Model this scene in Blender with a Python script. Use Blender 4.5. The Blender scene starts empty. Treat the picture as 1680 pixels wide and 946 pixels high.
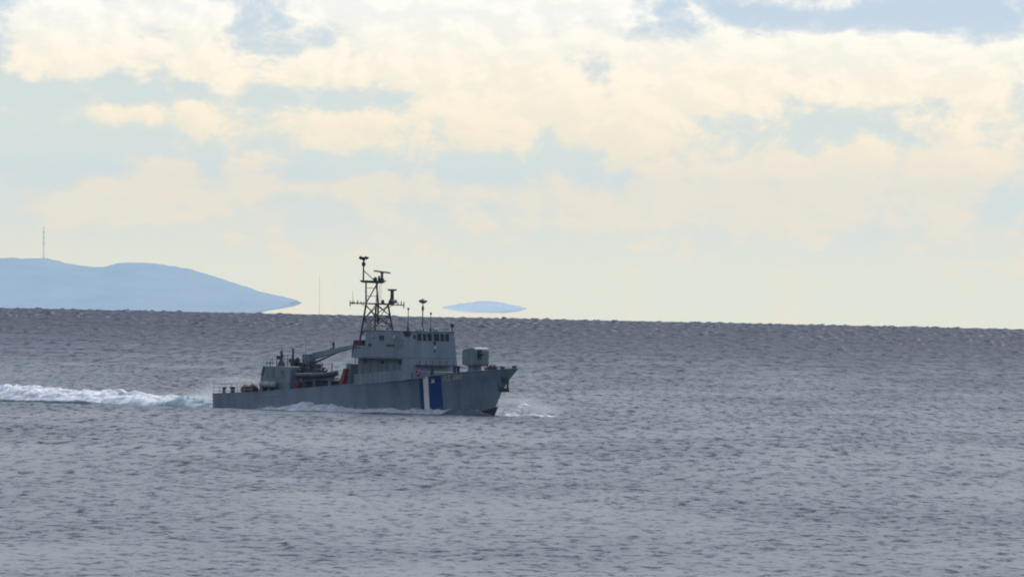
import bpy, math, random
import numpy as np
from mathutils import Vector, Matrix

random.seed(7)
rng = np.random.default_rng(11)
sc = bpy.context.scene
COL = sc.collection
R = math.radians

# ------------------------------------------------------------------ camera
F = 27940.0            # focal length in photograph pixels (frame 1680 x 946)
CAM_H = 16.3           # eye height above the sea
EDGE = 9000.0          # distance of the visible sea horizon
ROLL = math.atan2(35.0, 1680.0)
PITCH = 49.5 / F - CAM_H / EDGE
cam = bpy.data.cameras.new('camera')
cam.sensor_width = 36.0
cam.lens = 36.0 * F / 1680.0
cam.clip_start = 5.0
cam.clip_end = 400000.0
camo = bpy.data.objects.new('camera', cam)
COL.objects.link(camo)
camo.matrix_world = (Matrix.Translation((0, 0, CAM_H)) @ Matrix.Rotation(R(90) + PITCH, 4, 'X')
                     @ Matrix.Rotation(ROLL, 4, 'Z'))
sc.camera = camo
CAMROT = camo.matrix_world.to_3x3()


def pix_dir(px, py):
    """world direction of a photograph pixel (used to survey where things stand)"""
    return (CAMROT @ Vector(((px - 840) / F, -(py - 473) / F, -1))).normalized()


# ------------------------------------------------------------------ sun, sky, exposure
SUN_AZ, SUN_EL = R(34), R(48)          # azimuth to the right of the view direction
sun_dir = Vector((math.sin(SUN_AZ) * math.cos(SUN_EL), math.cos(SUN_AZ) * math.cos(SUN_EL), math.sin(SUN_EL)))
sl = bpy.data.lights.new('sun', 'SUN')
sl.energy = 4.2
sl.angle = R(6)
sl.color = (1.0, 0.955, 0.89)
so = bpy.data.objects.new('sun', sl)
COL.objects.link(so)
so.rotation_euler = sun_dir.to_track_quat('Z', 'Y').to_euler()

world = bpy.data.worlds.new('World')
sc.world = world
world.use_nodes = True
sc.view_settings.view_transform = 'Standard'
sc.view_settings.look = 'None'
sc.view_settings.exposure = 0.0
sc.view_settings.gamma = 1.0
sc.view_settings.use_curve_mapping = False
sc.cycles.use_denoising = True
sc.cycles.max_bounces = 6
sc.cycles.volume_bounces = 0
sc.cycles.sample_clamp_direct = 4.0
sc.cycles.sample_clamp_indirect = 4.0
sc.cycles.filter_width = 1.9


class NT:
    """terse node-tree writer"""
    def __init__(s, tree):
        s.t = tree
        tree.nodes.clear()

    def n(s, typ, **kw):
        nd = s.t.nodes.new(typ)
        for k, v in kw.items():
            if k == 'i':
                for a, b in v.items():
                    s.put(nd, a, b)
            else:
                setattr(nd, k, v)
        return nd

    def put(s, nd, key, val):
        sock = nd.inputs[key]
        if isinstance(val, bpy.types.NodeSocket):
            s.t.links.new(val, sock)
        elif isinstance(val, bpy.types.Node):
            s.t.links.new(val.outputs[0], sock)
        else:
            sock.default_value = val

    def m(s, op, a, b=0.0, c=0.0, clamp=False):
        nd = s.n('ShaderNodeMath', operation=op, use_clamp=clamp)
        for i, v in enumerate((a, b, c)):
            s.put(nd, i, v)
        return nd.outputs[0]

    def v(s, op, a, b=(0, 0, 0), scale=None):
        nd = s.n('ShaderNodeVectorMath', operation=op)
        s.put(nd, 0, a)
        if op not in ('LENGTH', 'NORMALIZE', 'SCALE'):
            s.put(nd, 1, b)
        if scale is not None:
            s.put(nd, 3, scale)
        return nd.outputs['Value'] if op in ('LENGTH', 'DOT_PRODUCT') else nd.outputs[0]

    def noise(s, vec, scale, detail=4.0, rough=0.55, dist=0.0):
        nd = s.n('ShaderNodeTexNoise')
        s.put(nd, 'Vector', vec)
        s.put(nd, 'Scale', scale)
        s.put(nd, 'Detail', detail)
        s.put(nd, 'Roughness', rough)
        s.put(nd, 'Distortion', dist)
        return nd.outputs[0]

    def ramp(s, fac, lo, hi, a=0.0, b=1.0, smooth=True):
        nd = s.n('ShaderNodeMapRange', interpolation_type='SMOOTHSTEP' if smooth else 'LINEAR')
        nd.clamp = True
        for k, v in (('Value', fac), ('From Min', lo), ('From Max', hi), ('To Min', a), ('To Max', b)):
            s.put(nd, k, v)
        return nd.outputs[0]

    def mix(s, fac, a, b, blend='MIX'):
        nd = s.n('ShaderNodeMix', data_type='RGBA', blend_type=blend)
        s.put(nd, 0, fac)
        s.put(nd, 6, a)
        s.put(nd, 7, b)
        return nd.outputs[2]


SKY_STRENGTH = 0.12
w = NT(world.node_tree)
tc = w.n('ShaderNodeTexCoord')
d0 = tc.outputs['Generated']
sep = w.n('ShaderNodeSeparateXYZ', i={0: d0})
zc = w.m('MAXIMUM', sep.outputs[2], 0.0008)
dirv = w.n('ShaderNodeCombineXYZ', i={0: sep.outputs[0], 1: sep.outputs[1], 2: zc}).outputs[0]
sky = w.n('ShaderNodeTexSky', sky_type='NISHITA', sun_disc=False)
sky.sun_elevation = SUN_EL
sky.sun_rotation = SUN_AZ
sky.altitude = 0
sky.air_density = 1.0
sky.dust_density = 2.2
sky.ozone_density = 1.0
w.put(sky, 'Vector', dirv)
# clouds: small and dense towards the horizon, larger overhead
WISP = (1, 1, 1.55)
pl = w.v('MULTIPLY', dirv, WISP)
sdir = (0.0009, 0.0, 0.0011)
n_lo = w.noise(pl, 210, 9, 0.62, 0.2)
n_lo2 = w.noise(w.v('ADD', pl, (0.0007, 0, 0.0009)), 210, 6, 0.62, 0.2)
n_hi = w.noise(pl, 5.5, 7, 0.55, 0.3)
hi_mix = w.ramp(zc, 0.03, 0.14)
n_c = w.m('ADD', w.m('MULTIPLY', n_lo, w.m('SUBTRACT', 1.0, hi_mix)), w.m('MULTIPLY', n_hi, hi_mix))
# the cloud banks that stand over this horizon: (px, py, rx, ry, weight)
BANKS = [
    (60, 40, 95, 62, .30), (190, 65, 110, 60, .16), (300, 22, 90, 26, .30), (330, 118, 70, 26, .22),
    (430, 90, 130, 20, .14), (560, 20, 110, 26, .30), (690, 50, 110, 60, .30), (860, 40, 150, 45, .22),
    (780, 150, 120, 40, .22), (900, 110, 100, 35, .12), (985, 140, 40, 40, -.16), (640, 165, 60, 14, -.14), (250, 120, 60, 20, -.14), (480, 160, 60, 20, -.1), (1060, 100, 60, 28, .28), (560, 130, 160, 30, .14),
    (210, 187, 75, 13, .26), (340, 200, 60, 32, .24), (540, 212, 52, 20, .26), (310, 310, 110, 34, .30),
    (600, 312, 170, 16, .28), (930, 190, 130, 28, .18), (1030, 235, 130, 30, .18), (1190, 120, 130, 60, .26),
    (1360, 90, 170, 36, .16), (1340, 10, 60, 16, .25), (1540, 115, 130, 48, .28), (1640, 195, 60, 22, .24),
    (1300, 285, 100, 32, .32), (1500, 290, 90, 40, .36), (1130, 300, 130, 40, .24), (1100, 350, 60, 24, .12),
    (1330, 360, 110, 26, .18), (500, 348, 60, 10, .14), (150, 350, 200, 14, .06), (620, 200, 60, 30, .12),
    (140, 150, 240, 20, -.22), (110, 240, 220, 40, -.20), (440, 40, 60, 40, -.22), (1200, 20, 110, 22, -.20),
    (1480, 25, 130, 26, -.26), (1120, 50, 60, 20, -.20), (1440, 190, 140, 26, -.22), (960, 290, 130, 40, -.14),
    (1250, 220, 150, 20, -.14), (840, 470, 2600, 60, -.20), (720, 268, 200, 18, -.12), (1650, 330, 60, 50, -.08), (1350, 200, 560, 240, .07), (90, 335, 90, 22, .14), (760, 325, 90, 16, .16), (1010, 330, 80, 16, .14), (240, 258, 90, 18, .10), (700, 235, 90, 22, .12), (1560, 375, 90, 24, .14), (1620, 262, 60, 20, .12), (860, 370, 120, 18, .08), (380, 385, 160, 16, .08),
]
acc = 0.0
for (bx, by, rx, ry, wt) in BANKS:
    c = pix_dir(bx, by)
    k = Vector((F / rx, F / rx, F / ry))
    mad = w.n('ShaderNodeVectorMath', operation='MULTIPLY_ADD', i={0: d0, 1: tuple(k), 2: (-c.x * k.x, -c.y * k.y, -c.z * k.z)})
    l2 = w.v('DOT_PRODUCT', mad.outputs[0], mad.outputs[0])
    acc = w.m('MULTIPLY_ADD', w.m('POWER', 0.4966, l2), wt * 0.8, acc)
dens = w.m('ADD', w.m('MULTIPLY_ADD', n_c, 1.35, -0.165), acc)
cover = w.ramp(dens, 0.51, 0.69)
thin = w.ramp(dens, 0.40, 0.66)
lit = w.ramp(w.m('SUBTRACT', n_lo, n_lo2), -0.09, 0.09)
S = SKY_STRENGTH
CL = lambda r, g, b: (r / S, g / S, b / S, 1)
h1 = w.ramp(zc, 0.0, 0.009, smooth=False)
h2 = w.ramp(zc, 0.009, 0.0165, smooth=False)
h3 = w.ramp(zc, 0.03, 0.10)
# low down the light is reddened by the long path through the air; higher up it turns blue
clear = w.mix(h2, w.mix(h1, CL(1.67, 1.25, .30), CL(1.06, .98, .59)), CL(.67, .74, .765))
clear = w.mix(h3, clear, w.mix(0.5, sky.outputs[0], CL(.55, .57, .63)))
hc = w.ramp(zc, 0.006, 0.016, smooth=False)
c_lit = w.mix(hc, CL(1.94, 1.23, .24), CL(1.58, 1.38, 1.05))
c_lit = w.mix(h3, c_lit, CL(.95, .93, .90))
c_shd = w.mix(hc, CL(1.76, 1.17, .23), CL(1.32, 1.19, .92))
c_shd = w.mix(h3, c_shd, CL(.55, .60, .68))
cl_col = w.mix(lit, c_shd, c_lit)
c1 = w.mix(w.m('MULTIPLY', thin, 0.66), clear, c_shd)
c2 = w.mix(w.m('MULTIPLY', cover, 0.66), c1, cl_col)
bg = w.n('ShaderNodeBackground', i={'Color': c2, 'Strength': S})
out = w.n('ShaderNodeOutputWorld', i={'Surface': bg})

# ------------------------------------------------------------------ materials


def mat(name, col, rough=0.5, metal=0.0, var=0.12, scale=1.5, bump=0.0, spec=0.5, col2=None, streak=False):
    mt = bpy.data.materials.new(name)
    mt.use_nodes = True
    t = NT(mt.node_tree)
    tcn = t.n('ShaderNodeTexCoord')
    vec = tcn.outputs['Object']
    if streak:
        vec = t.v('MULTIPLY', vec, (1, 1, 0.22))
    nz = t.noise(vec, scale, 5, 0.6)
    a = tuple(c * (1 - var) for c in col) + (1,)
    b = tuple(min(1, c * (1 + var)) for c in (col2 or col)) + (1,)
    c = t.mix(t.ramp(nz, 0.3, 0.7), a, b)
    p = t.n('ShaderNodeBsdfPrincipled', i={'Base Color': c, 'Roughness': rough, 'Metallic': metal,
                                          'Specular IOR Level': spec})
    if bump:
        bn = t.n('ShaderNodeBump', i={'Height': t.noise(vec, scale * 6, 4), 'Strength': bump, 'Distance': 0.05})
        t.put(p, 'Normal', bn.outputs[0])
    t.n('ShaderNodeOutputMaterial', i={'Surface': p})
    return mt


M = {
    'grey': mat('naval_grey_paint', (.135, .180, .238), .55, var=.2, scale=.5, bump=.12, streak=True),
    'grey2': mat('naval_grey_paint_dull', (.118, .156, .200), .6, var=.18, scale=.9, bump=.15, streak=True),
    'dark': mat('dark_grey_steel', (.022, .027, .034), .5, var=.3, scale=2),
    'mast': mat('mast_grey', (.036, .044, .054), .5, var=.2, scale=2),
    'black': mat('black_paint', (.010, .011, .013), .4, var=.3, scale=3),
    'deck': mat('deck_paint', (.06, .07, .075), .7, var=.2, scale=2),
    'blue': mat('blue_stripe_paint', (.010, .042, .165), .45, var=.12, scale=.8),
    'white': mat('white_paint', (.72, .73, .72), .45, var=.06, scale=1.2, streak=True),
    'letter': mat('pale_lettering', (.56, .56, .46), .5, var=.15, scale=2),
    'faint': mat('faint_lettering', (.28, .32, .35), .5, var=.18, scale=1.5),
    'maroon': mat('maroon_canvas', (.10, .018, .018), .75, var=.35, scale=3, bump=.4),
    'brown': mat('dark_brown_canvas', (.060, .030, .030), .8, var=.4, scale=3, bump=.5),
    'red': mat('orange_red_rubber', (.20, .026, .020), .6, var=.2, scale=3),
    'rubber': mat('grey_rubber', (.055, .068, .078), .6, var=.15, scale=2),
    'boot': mat('boot_top_red', (.020, .013, .018), .6, var=.25, scale=.8),
    'glass': mat('dark_window_glass', (.004, .005, .007), .35, var=.2, scale=2, spec=.25),
    'canister': mat('white_fibreglass', (.24, .28, .29), .5, var=.08, scale=2),
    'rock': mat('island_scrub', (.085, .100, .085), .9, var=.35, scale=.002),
}

# ------------------------------------------------------------------ mesh helpers


class MB:
    def __init__(s):
        s.V, s.Fc = [], []

    def add(s, vs, fs):
        o = len(s.V)
        s.V += [tuple(v) for v in vs]
        s.Fc += [tuple(i + o for i in f) for f in fs]
        return s

    def hexa(s, b, t):
        """b, t: four points each, same winding"""
        return s.add(list(b) + list(t), [(3, 2, 1, 0), (4, 5, 6, 7), (0, 1, 5, 4), (1, 2, 6, 5), (2, 3, 7, 6), (3, 0, 4, 7)])

    def box(s, x0, x1, y0, y1, z0, z1):
        return s.hexa([(x0, y0, z0), (x1, y0, z0), (x1, y1, z0), (x0, y1, z0)],
                      [(x0, y0, z1), (x1, y0, z1), (x1, y1, z1), (x0, y1, z1)])

    def prism(s, prof, y0, y1):
        """side profile [(x, z)] extruded across the ship"""
        n = len(prof)
        vs = [(x, y0, z) for x, z in prof] + [(x, y1, z) for x, z in prof]
        fs = [tuple(range(n)), tuple(range(2 * n - 1, n - 1, -1))]
        fs += [(i, i + n, (i + 1) % n + n, (i + 1) % n) for i in range(n)]
        return s.add(vs, fs)

    def tube(s, a, b, r0, r1=None, n=7, cap=True):
        r1 = r0 if r1 is None else r1
        a, b = Vector(a), Vector(b)
        d = (b - a).normalized()
        u = d.orthogonal().normalized()
        v = d.cross(u)
        vs, fs = [], []
        for p, r in ((a, r0), (b, r1)):
            for k in range(n):
                t = 2 * math.pi * k / n
                vs.append(p + u * (r * math.cos(t)) + v * (r * math.sin(t)))
        fs = [(k, (k + 1) % n, n + (k + 1) % n, n + k) for k in range(n)]
        if cap:
            fs += [tuple(range(n - 1, -1, -1)), tuple(range(n, 2 * n))]
        return s.add(vs, fs)

    def lathe(s, c, prof, n=12, axis='z'):
        """prof [(r, h)]"""
        c = Vector(c)
        vs, fs = [], []
        for r, h in prof:
            for k in range(n):
                t = 2 * math.pi * k / n
                p = (r * math.cos(t), r * math.sin(t), h)
                if axis == 'x':
                    p = (p[2], p[0], p[1])
                if axis == 'y':
                    p = (p[0], p[2], p[1])
                vs.append(c + Vector(p))
        m = len(prof)
        for i in range(m - 1):
            fs += [(i * n + k, i * n + (k + 1) % n, (i + 1) * n + (k + 1) % n, (i + 1) * n + k) for k in range(n)]
        fs += [tuple(range(n - 1, -1, -1)), tuple(range((m - 1) * n, m * n))]
        return s.add(vs, fs)

    def blob(s, c, r, n=10, m=7, jit=0.0):
        c = Vector(c)
        prof = []
        vs, fs = [], []
        for i in range(m + 1):
            ph = -math.pi / 2 + math.pi * i / m
            for k in range(n):
                t = 2 * math.pi * k / n
                j = 1 + random.uniform(-jit, jit)
                vs.append((c.x + r[0] * math.cos(ph) * math.cos(t) * j, c.y + r[1] * math.cos(ph) * math.sin(t) * j,
                           c.z + r[2] * math.sin(ph) * j))
        for i in range(m):
            fs += [(i * n + k, i * n + (k + 1) % n, (i + 1) * n + (k + 1) % n, (i + 1) * n + k) for k in range(n)]
        return s.add(vs, fs)

    def islands(s):
        par = list(range(len(s.V)))

        def find(a):
            while par[a] != a:
                par[a] = par[par[a]]
                a = par[a]
            return a
        key = {}
        for i, v in enumerate(s.V):
            k = tuple(round(c, 4) for c in v)
            if k in key:
                par[find(i)] = find(key[k])
            key[k] = i
        for f in s.Fc:
            for i in f[1:]:
                par[find(i)] = find(f[0])
        out = {}
        for f in s.Fc:
            out.setdefault(find(f[0]), []).append(f)
        return list(out.values())

    def each(s, name, m, parent=None, bevel=0.0, smooth=False):
        """every loose piece becomes a part of its own"""
        for fs in s.islands():
            q = MB()
            ids = sorted({i for f in fs for i in f})
            mp = {a: b for b, a in enumerate(ids)}
            q.add([s.V[i] for i in ids], [tuple(mp[i] for i in f) for f in fs])
            q.build(name, m, parent, bevel, smooth)

    def build(s, name, m, parent=None, bevel=0.0, smooth=False):
        me = bpy.data.meshes.new(name)
        me.from_pydata(s.V, [], s.Fc)
        import bmesh
        bm = bmesh.new()
        bm.from_mesh(me)
        bmesh.ops.remove_doubles(bm, verts=bm.verts, dist=1e-5)
        bmesh.ops.recalc_face_normals(bm, faces=bm.faces)
        bm.to_mesh(me)
        bm.free()
        me.materials.append(M[m] if isinstance(m, str) else m)
        if smooth:
            me.polygons.foreach_set('use_smooth', [True] * len(me.polygons))
        o = bpy.data.objects.new(name, me)
        COL.objects.link(o)
        o.parent = parent
        if bevel:
            b = o.modifiers.new('bevel', 'BEVEL')
            b.width = bevel
            b.segments = 2
            b.limit_method = 'ANGLE'
        return o


def tag(o, label=None, cat=None, group=None, kind=None):
    for k, v in (('label', label), ('category', cat), ('group', group), ('kind', kind)):
        if v:
            o[k] = v
    return o


def np_mesh(name, verts, quads, m, smooth=True):
    me = bpy.data.meshes.new(name)
    me.vertices.add(len(verts))
    me.vertices.foreach_set('co', np.asarray(verts, np.float32).ravel())
    nq = len(quads)
    me.loops.add(nq * 4)
    me.loops.foreach_set('vertex_index', np.asarray(quads, np.int32).ravel())
    me.polygons.add(nq)
    me.polygons.foreach_set('loop_start', np.arange(0, nq * 4, 4, dtype=np.int32))
    me.update(calc_edges=True)
    me.polygons.foreach_set('use_smooth', np.full(nq, smooth))
    me.materials.append(m)
    o = bpy.data.objects.new(name, me)
    COL.objects.link(o)
    return o


def vnoise(x, y, seed=0):
    """2-D value noise, 0..1"""
    xi, yi = np.floor(x).astype(np.int64), np.floor(y).astype(np.int64)
    fx, fy = x - xi, y - yi
    fx, fy = fx * fx * (3 - 2 * fx), fy * fy * (3 - 2 * fy)

    def h(a, b):
        q = (a * 374761393 + b * 668265263 + seed * 974634777) & 0x7fffffff
        q = ((q ^ (q >> 13)) * 1274126177) & 0x7fffffff
        return ((q ^ (q >> 16)) & 0xffff) / 65535.0
    return ((h(xi, yi) * (1 - fx) + h(xi + 1, yi) * fx) * (1 - fy) + (h(xi, yi + 1) * (1 - fx) + h(xi + 1, yi + 1) * fx) * fy)


def fbm(x, y, seed=0, octs=4, gain=0.5):
    s, a, t = 0, 1.0, 0
    for k in range(octs):
        s = s + a * vnoise(x * 2 ** k + 17.3 * k, y * 2 ** k - 9.1 * k, seed + k)
        t += a
        a *= gain
    return s / t


# ------------------------------------------------------------------ sea
# ship placement is needed first: the sea is displaced only gently round her
TH = R(50)
SHIP_D = 2200.0
_d = pix_dir(346, 668)
_t = CAM_H / -_d.z
STERN = Vector((_d.x * _t, _d.y * _t, 0))           # starboard quarter at the waterline
FWD = Vector((math.cos(TH), -math.sin(TH), 0))
PORT = Vector((math.sin(TH), math.cos(TH), 0))
HB = 4.0
ORIGIN = STERN + PORT * HB                            # centre of the transom at the waterline


def sea_height(x, y, rad, dr, dth):
    """short-crested wave trains, crests sharpened; trains too short for the local sheet spacing fade out"""
    z = np.zeros_like(x)
    var = np.full_like(x, 1e-6)
    g = np.random.default_rng(5)
    n = 120
    for i in range(n):
        ly = 4.5 * (30.0 ** ((i + g.random()) / n))
        lx = ly * (0.05 + 0.30 * g.random() ** 1.5) + 0.4
        sgn = 1 if g.random() < 0.55 else -1
        ky, kx = 2 * np.pi / ly, sgn * 2 * np.pi / lx
        ph = g.random() * 6.2832
        q = ly / dr
        wgt = np.clip((q - 3.0) / 2.0, 0, 1) * np.exp(-(np.log(np.maximum(q, .1) / 6.5) / 0.8) ** 2)
        wgt = wgt * np.clip((lx / (dth * rad) - 2.5) / 2.0, 0, 1)
        z += wgt * np.sin(kx * x + ky * y + ph)
        var += .5 * wgt * wgt
    s_ = z / np.sqrt(var) * np.clip(var / .02, 0, 1)
    A = np.interp(rad, [0, 900, 2200, 4500, 7500, 9400], [.015, .020, .030, .055, .11, .18])
    return A * (np.exp(np.clip(.7 * s_, -3, 1.9)) - 1.25)


NR, NC = 1350, 820
lo, hi = math.log(860.0), math.log(9400.0)
rows = np.exp(np.linspace(lo, hi, NR))
drr = rows * (hi - lo) / (NR - 1)
near = np.array([2, 20, 60, 120, 200, 300, 400, 500, 600, 700, 780, 830.0])
far = np.array([10000, 11000, 13000, 16000.0])
rr = np.concatenate([near, rows, far])
dr = np.concatenate([np.full(len(near), 60.0), drr, np.full(len(far), 900.0)])
half = R(2.6)
fine = np.linspace(-half, half, NC)
coarse = np.linspace(half, 2 * math.pi - half, 90)[1:-1]
th = np.concatenate([fine, coarse])
dth = np.full(len(th), 2 * half / (NC - 1))
dth[NC:] = 0.05
RR, TT = np.meshgrid(rr, th, indexing='ij')
DR = np.repeat(dr[:, None], len(th), 1)
DT = np.repeat(dth[None, :], len(rr), 0)
X, Y = RR * np.sin(TT), RR * np.cos(TT)
Z = sea_height(X.ravel(), Y.ravel(), RR.ravel(), DR.ravel(), DT.ravel()).reshape(X.shape)
gust = fbm(X / 90.0, Y / 420.0, 3, 3)
Z = Z * (0.55 + 0.9 * gust)
Z = np.where(RR > EDGE, Z - ((RR - EDGE) / 7000.0) ** 1.2 * 260.0, Z)
nrow, ncol = X.shape
idx = np.arange(nrow * ncol).reshape(nrow, ncol)
nxt = np.roll(idx, -1, axis=1)
quads = np.stack([idx[:-1], idx[1:], nxt[1:], nxt[:-1]], -1).reshape(-1, 4)[:, ::-1]

sm = bpy.data.materials.new('sea_water')
sm.use_nodes = True
t = NT(sm.node_tree)
geo = t.n('ShaderNodeNewGeometry')
pos = geo.outputs['Position']
sxyz = t.n('ShaderNodeSeparateXYZ', i={0: pos})
off = sxyz.outputs[1]                                   # metres offshore
# Wind chop: the slope of the wave faces that look back at the shore. Short chop near the coast, longer seas outside.
facets = 0.0
for (fx, fy, y0, y1, y2, y3) in ((1 / 1.0, 1 / 5.5, -9e3, -8e3, 1250, 1900), (1 / 1.1, 1 / 15.0, 1100, 1700, 2900, 4200),
                                 (1 / 2.2, 1 / 60.0, 2500, 3800, 5200, 7000), (1 / 4.0, 1 / 170.0, 4600, 6600, 2e4, 3e4)):
    nv = t.noise(t.v('MULTIPLY', pos, (fx * .78, fy * .6, 0)), 1.0, 5.0, 0.72, 0.25)
    wgt = t.m('MULTIPLY', t.ramp(off, y0, y1), t.ramp(off, y2, y3, 1.0, 0.0))
    facets = t.m('MULTIPLY_ADD', t.m('SUBTRACT', nv, 0.5), wgt, facets)
patches = t.noise(t.v('MULTIPLY', pos, (.028, .0045, 0)), 1.0, 6, .66)
side = t.noise(t.v('MULTIPLY', pos, (.9, .09, 0)), 1.0, 3, .6)
mean = t.m('ADD', t.m('ADD', t.ramp(off, 900, 2300, .010, .050), t.ramp(off, 2000, 7800, 0, .36)), t.ramp(patches, .3, .7, -.05, .06))
steep = t.m('MULTIPLY', t.ramp(facets, -.02, .22, 0, .40), t.ramp(patches, .34, .68, .5, 1.35))
gentle = t.m('MULTIPLY', facets, .75)
slope = t.m('MAXIMUM', t.m('ADD', t.m('ADD', mean, gentle), steep), .012)
tilt = t.n('ShaderNodeCombineXYZ', i={0: t.m('MULTIPLY', t.m('SUBTRACT', side, .5), .28), 1: t.m('MULTIPLY', slope, -1.0), 2: 0.0})
nrm = t.v('NORMALIZE', t.v('ADD', geo.outputs['Normal'], tilt))
deep = t.mix(t.ramp(patches, .35, .65), (.017, .026, .046, 1), (.024, .034, .056, 1))
p = t.n('ShaderNodeBsdfPrincipled', i={'Base Color': deep, 'Roughness': t.m('ADD', t.ramp(patches, .3, .7, .22, .30), t.ramp(off, 1500, 7500, 0, .22)), 'IOR': 1.333})
t.put(p, 'Normal', nrm)
t.n('ShaderNodeOutputMaterial', i={'Surface': p})
sea = np_mesh('sea', np.stack([X, Y, Z], -1).reshape(-1, 3), quads, sm)
tag(sea, 'grey choppy open sea reaching to the ragged horizon', 'sea', kind='structure')

# ------------------------------------------------------------------ islands beyond the horizon


def island(name, label, top, bot, dist, depth, seed, m='rock'):
    """closed ridge between a skyline and a lower edge, both surveyed as (px, py)"""
    tx, ty = zip(*top)
    bx, by = zip(*bot)
    xs = np.linspace(tx[0], tx[-1], 150)
    yt = np.interp(xs, tx, ty)
    k = np.array([1, 2, 3, 2, 1.0]); k /= k.sum()
    yt[2:-2] = np.convolve(yt, k, 'valid')
    yt = yt + 4.0 * (fbm(xs / 9.0, xs * 0 + .5, seed + 5, 3) - .5)
    yb = np.maximum(np.interp(xs, bx, by), yt + .05)
    crest, base = [], []
    for x, a, b in zip(xs, yt, yb):
        for lst, yy in ((crest, a), (base, b)):
            d = pix_dir(x, yy)
            s = dist / d.y
            lst.append((d.x * s, CAM_H + d.z * s))
    crest, base = np.array(crest), np.array(base)
    nd = 24
    V = []
    for j in range(nd + 1):
        u = -1 + 2 * j / nd
        g = max(0, 1 - abs(u) ** 1.7)
        rough = fbm(crest[:, 0] / 420.0 + 50, np.full(len(xs), u * depth / 600.0), seed, 4) - .5
        zz = base[:, 1] + (crest[:, 1] - base[:, 1]) * np.clip(g + rough * .35 * (1 - g) * (g > 0), 0, 1)
        zz = zz + (crest[:, 1] - base[:, 1]).clip(0, 60) / 60 * rough * 6
        V.append(np.stack([crest[:, 0], np.full(len(xs), dist + u * depth), zz], -1))
    V = np.concatenate(V)
    n = len(xs)
    fl = np.concatenate([np.stack([base[:, 0], np.full(n, dist - depth), base[:, 1] - .5], -1),
                         np.stack([base[:, 0], np.full(n, dist + depth), base[:, 1] - .5], -1)])
    i0 = np.arange(nd * n).reshape(nd, n)
    q = np.stack([i0[:, :-1], i0[:, 1:], i0[:, 1:] + n, i0[:, :-1] + n], -1).reshape(-1, 4)
    o0 = len(V)
    a = np.arange(n - 1)
    fq = np.stack([a + o0 + n, a + 1 + o0 + n, a + 1 + o0, a + o0], -1)
    s1 = np.stack([a + o0, a + 1 + o0, a + 1, a], -1)
    s2 = np.stack([a + nd * n, a + 1 + nd * n, a + 1 + o0 + n, a + o0 + n], -1)
    o = np_mesh(name, np.concatenate([V, fl]), np.concatenate([q, fq, s1, s2]), M[m])
    return tag(o, label, 'island', kind='structure')


ISL_D = 140000.0
island('island', 'long blue hazy ridge on the horizon at left, carrying a mast',
       [(-420, 470), (-330, 452), (-200, 436), (-90, 426), (0, 422), (35, 423), (75, 423), (93, 427), (120, 434), (148, 437.5), (167, 438), (185, 433),
        (205, 430), (240, 431), (270, 434), (300, 439), (330, 446), (360, 456), (385, 465), (410, 472), (435, 480),
        (458, 485.5), (476, 489), (485, 493)],
       [(-420, 530), (380, 530), (425, 511), (450, 507), (472, 503), (485, 498)], ISL_D, 4200, 21)  # underside of the right tip raised: mirage undercut put into the shape
M['hazed_rock'] = mat('haze_paled_rock', (.30, .32, .33), .9, var=.2, scale=.002)  # paler base colour stands in for extra haze over the islet
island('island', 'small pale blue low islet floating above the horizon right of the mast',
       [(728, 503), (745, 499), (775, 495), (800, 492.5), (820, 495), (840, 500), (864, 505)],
       [(728, 504.5), (745, 508), (770, 511.5), (830, 512.5), (850, 510), (864, 506)], ISL_D * 1.07, 2500, 33, 'hazed_rock')  # lens underside and gap below are the mirage put into the shape


def tall_mast(name, label, px, py0, py1, dist, r, stays):
    a, b = pix_dir(px, py0), pix_dir(px, py1)
    a, b = a * (dist / a.y), b * (dist / b.y)
    base = Vector((a.x, a.y, CAM_H + a.z))
    H = b.z - a.z
    e = bpy.data.objects.new(name, None)
    COL.objects.link(e)
    e.location = base
    m = MB()
    for k in range(3):
        t0 = 2.094 * k
        c, s = math.cos(t0), math.sin(t0)
        m.tube((r * c, r * s, 0), (r * .45 * c, r * .45 * s, H * .86), r * .22, r * .18, 5)
    nseg = 12
    for i in range(nseg):
        f0, f1 = i / nseg, (i + 1) / nseg
        for k in range(3):
            t0, t1 = 2.094 * k, 2.094 * (k + 1)
            ra, rb = r * (1 - .55 * f0), r * (1 - .55 * f1)
            m.tube((ra * math.cos(t0), ra * math.sin(t0), H * .86 * f0), (rb * math.cos(t1), rb * math.sin(t1), H * .86 * f1), r * .12, None, 4)
    m.build('lattice', 'mast', e)
    MB().tube((0, 0, H * .84), (0, 0, H), r * .38, r * .2, 6).build('antenna_spike', 'mast', e)
    if stays:
        m = MB()
        for z in (H * .45, H * .62, H * .78):
            m.lathe((0, 0, z), [(r * 1.2, 0), (r * 1.2, r * .8)], 10)
        m.each('antenna_ring', 'mast', e)
    return tag(e, label, 'mast')


tall_mast('radio_mast', 'tall thin radio mast on the crest of the blue ridge', 71, 425, 370, ISL_D, 8.4, True)
tall_mast('radio_mast', 'very faint thin pole rising from the horizon left of the ship', 523, 530, 450, ISL_D * .93, 3.4, False)

# ------------------------------------------------------------------ the patrol ship
ship = bpy.data.objects.new('patrol_ship', None)
COL.objects.link(ship)
ship.location = ORIGIN
ship.rotation_euler = (0, 0, -TH)
tag(ship, 'grey coast guard patrol ship with blue and white hull stripe and lattice mast', 'ship')
_inv = (Matrix.Translation(ORIGIN) @ Matrix.Rotation(-TH, 4, 'Z')).inverted()


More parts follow.
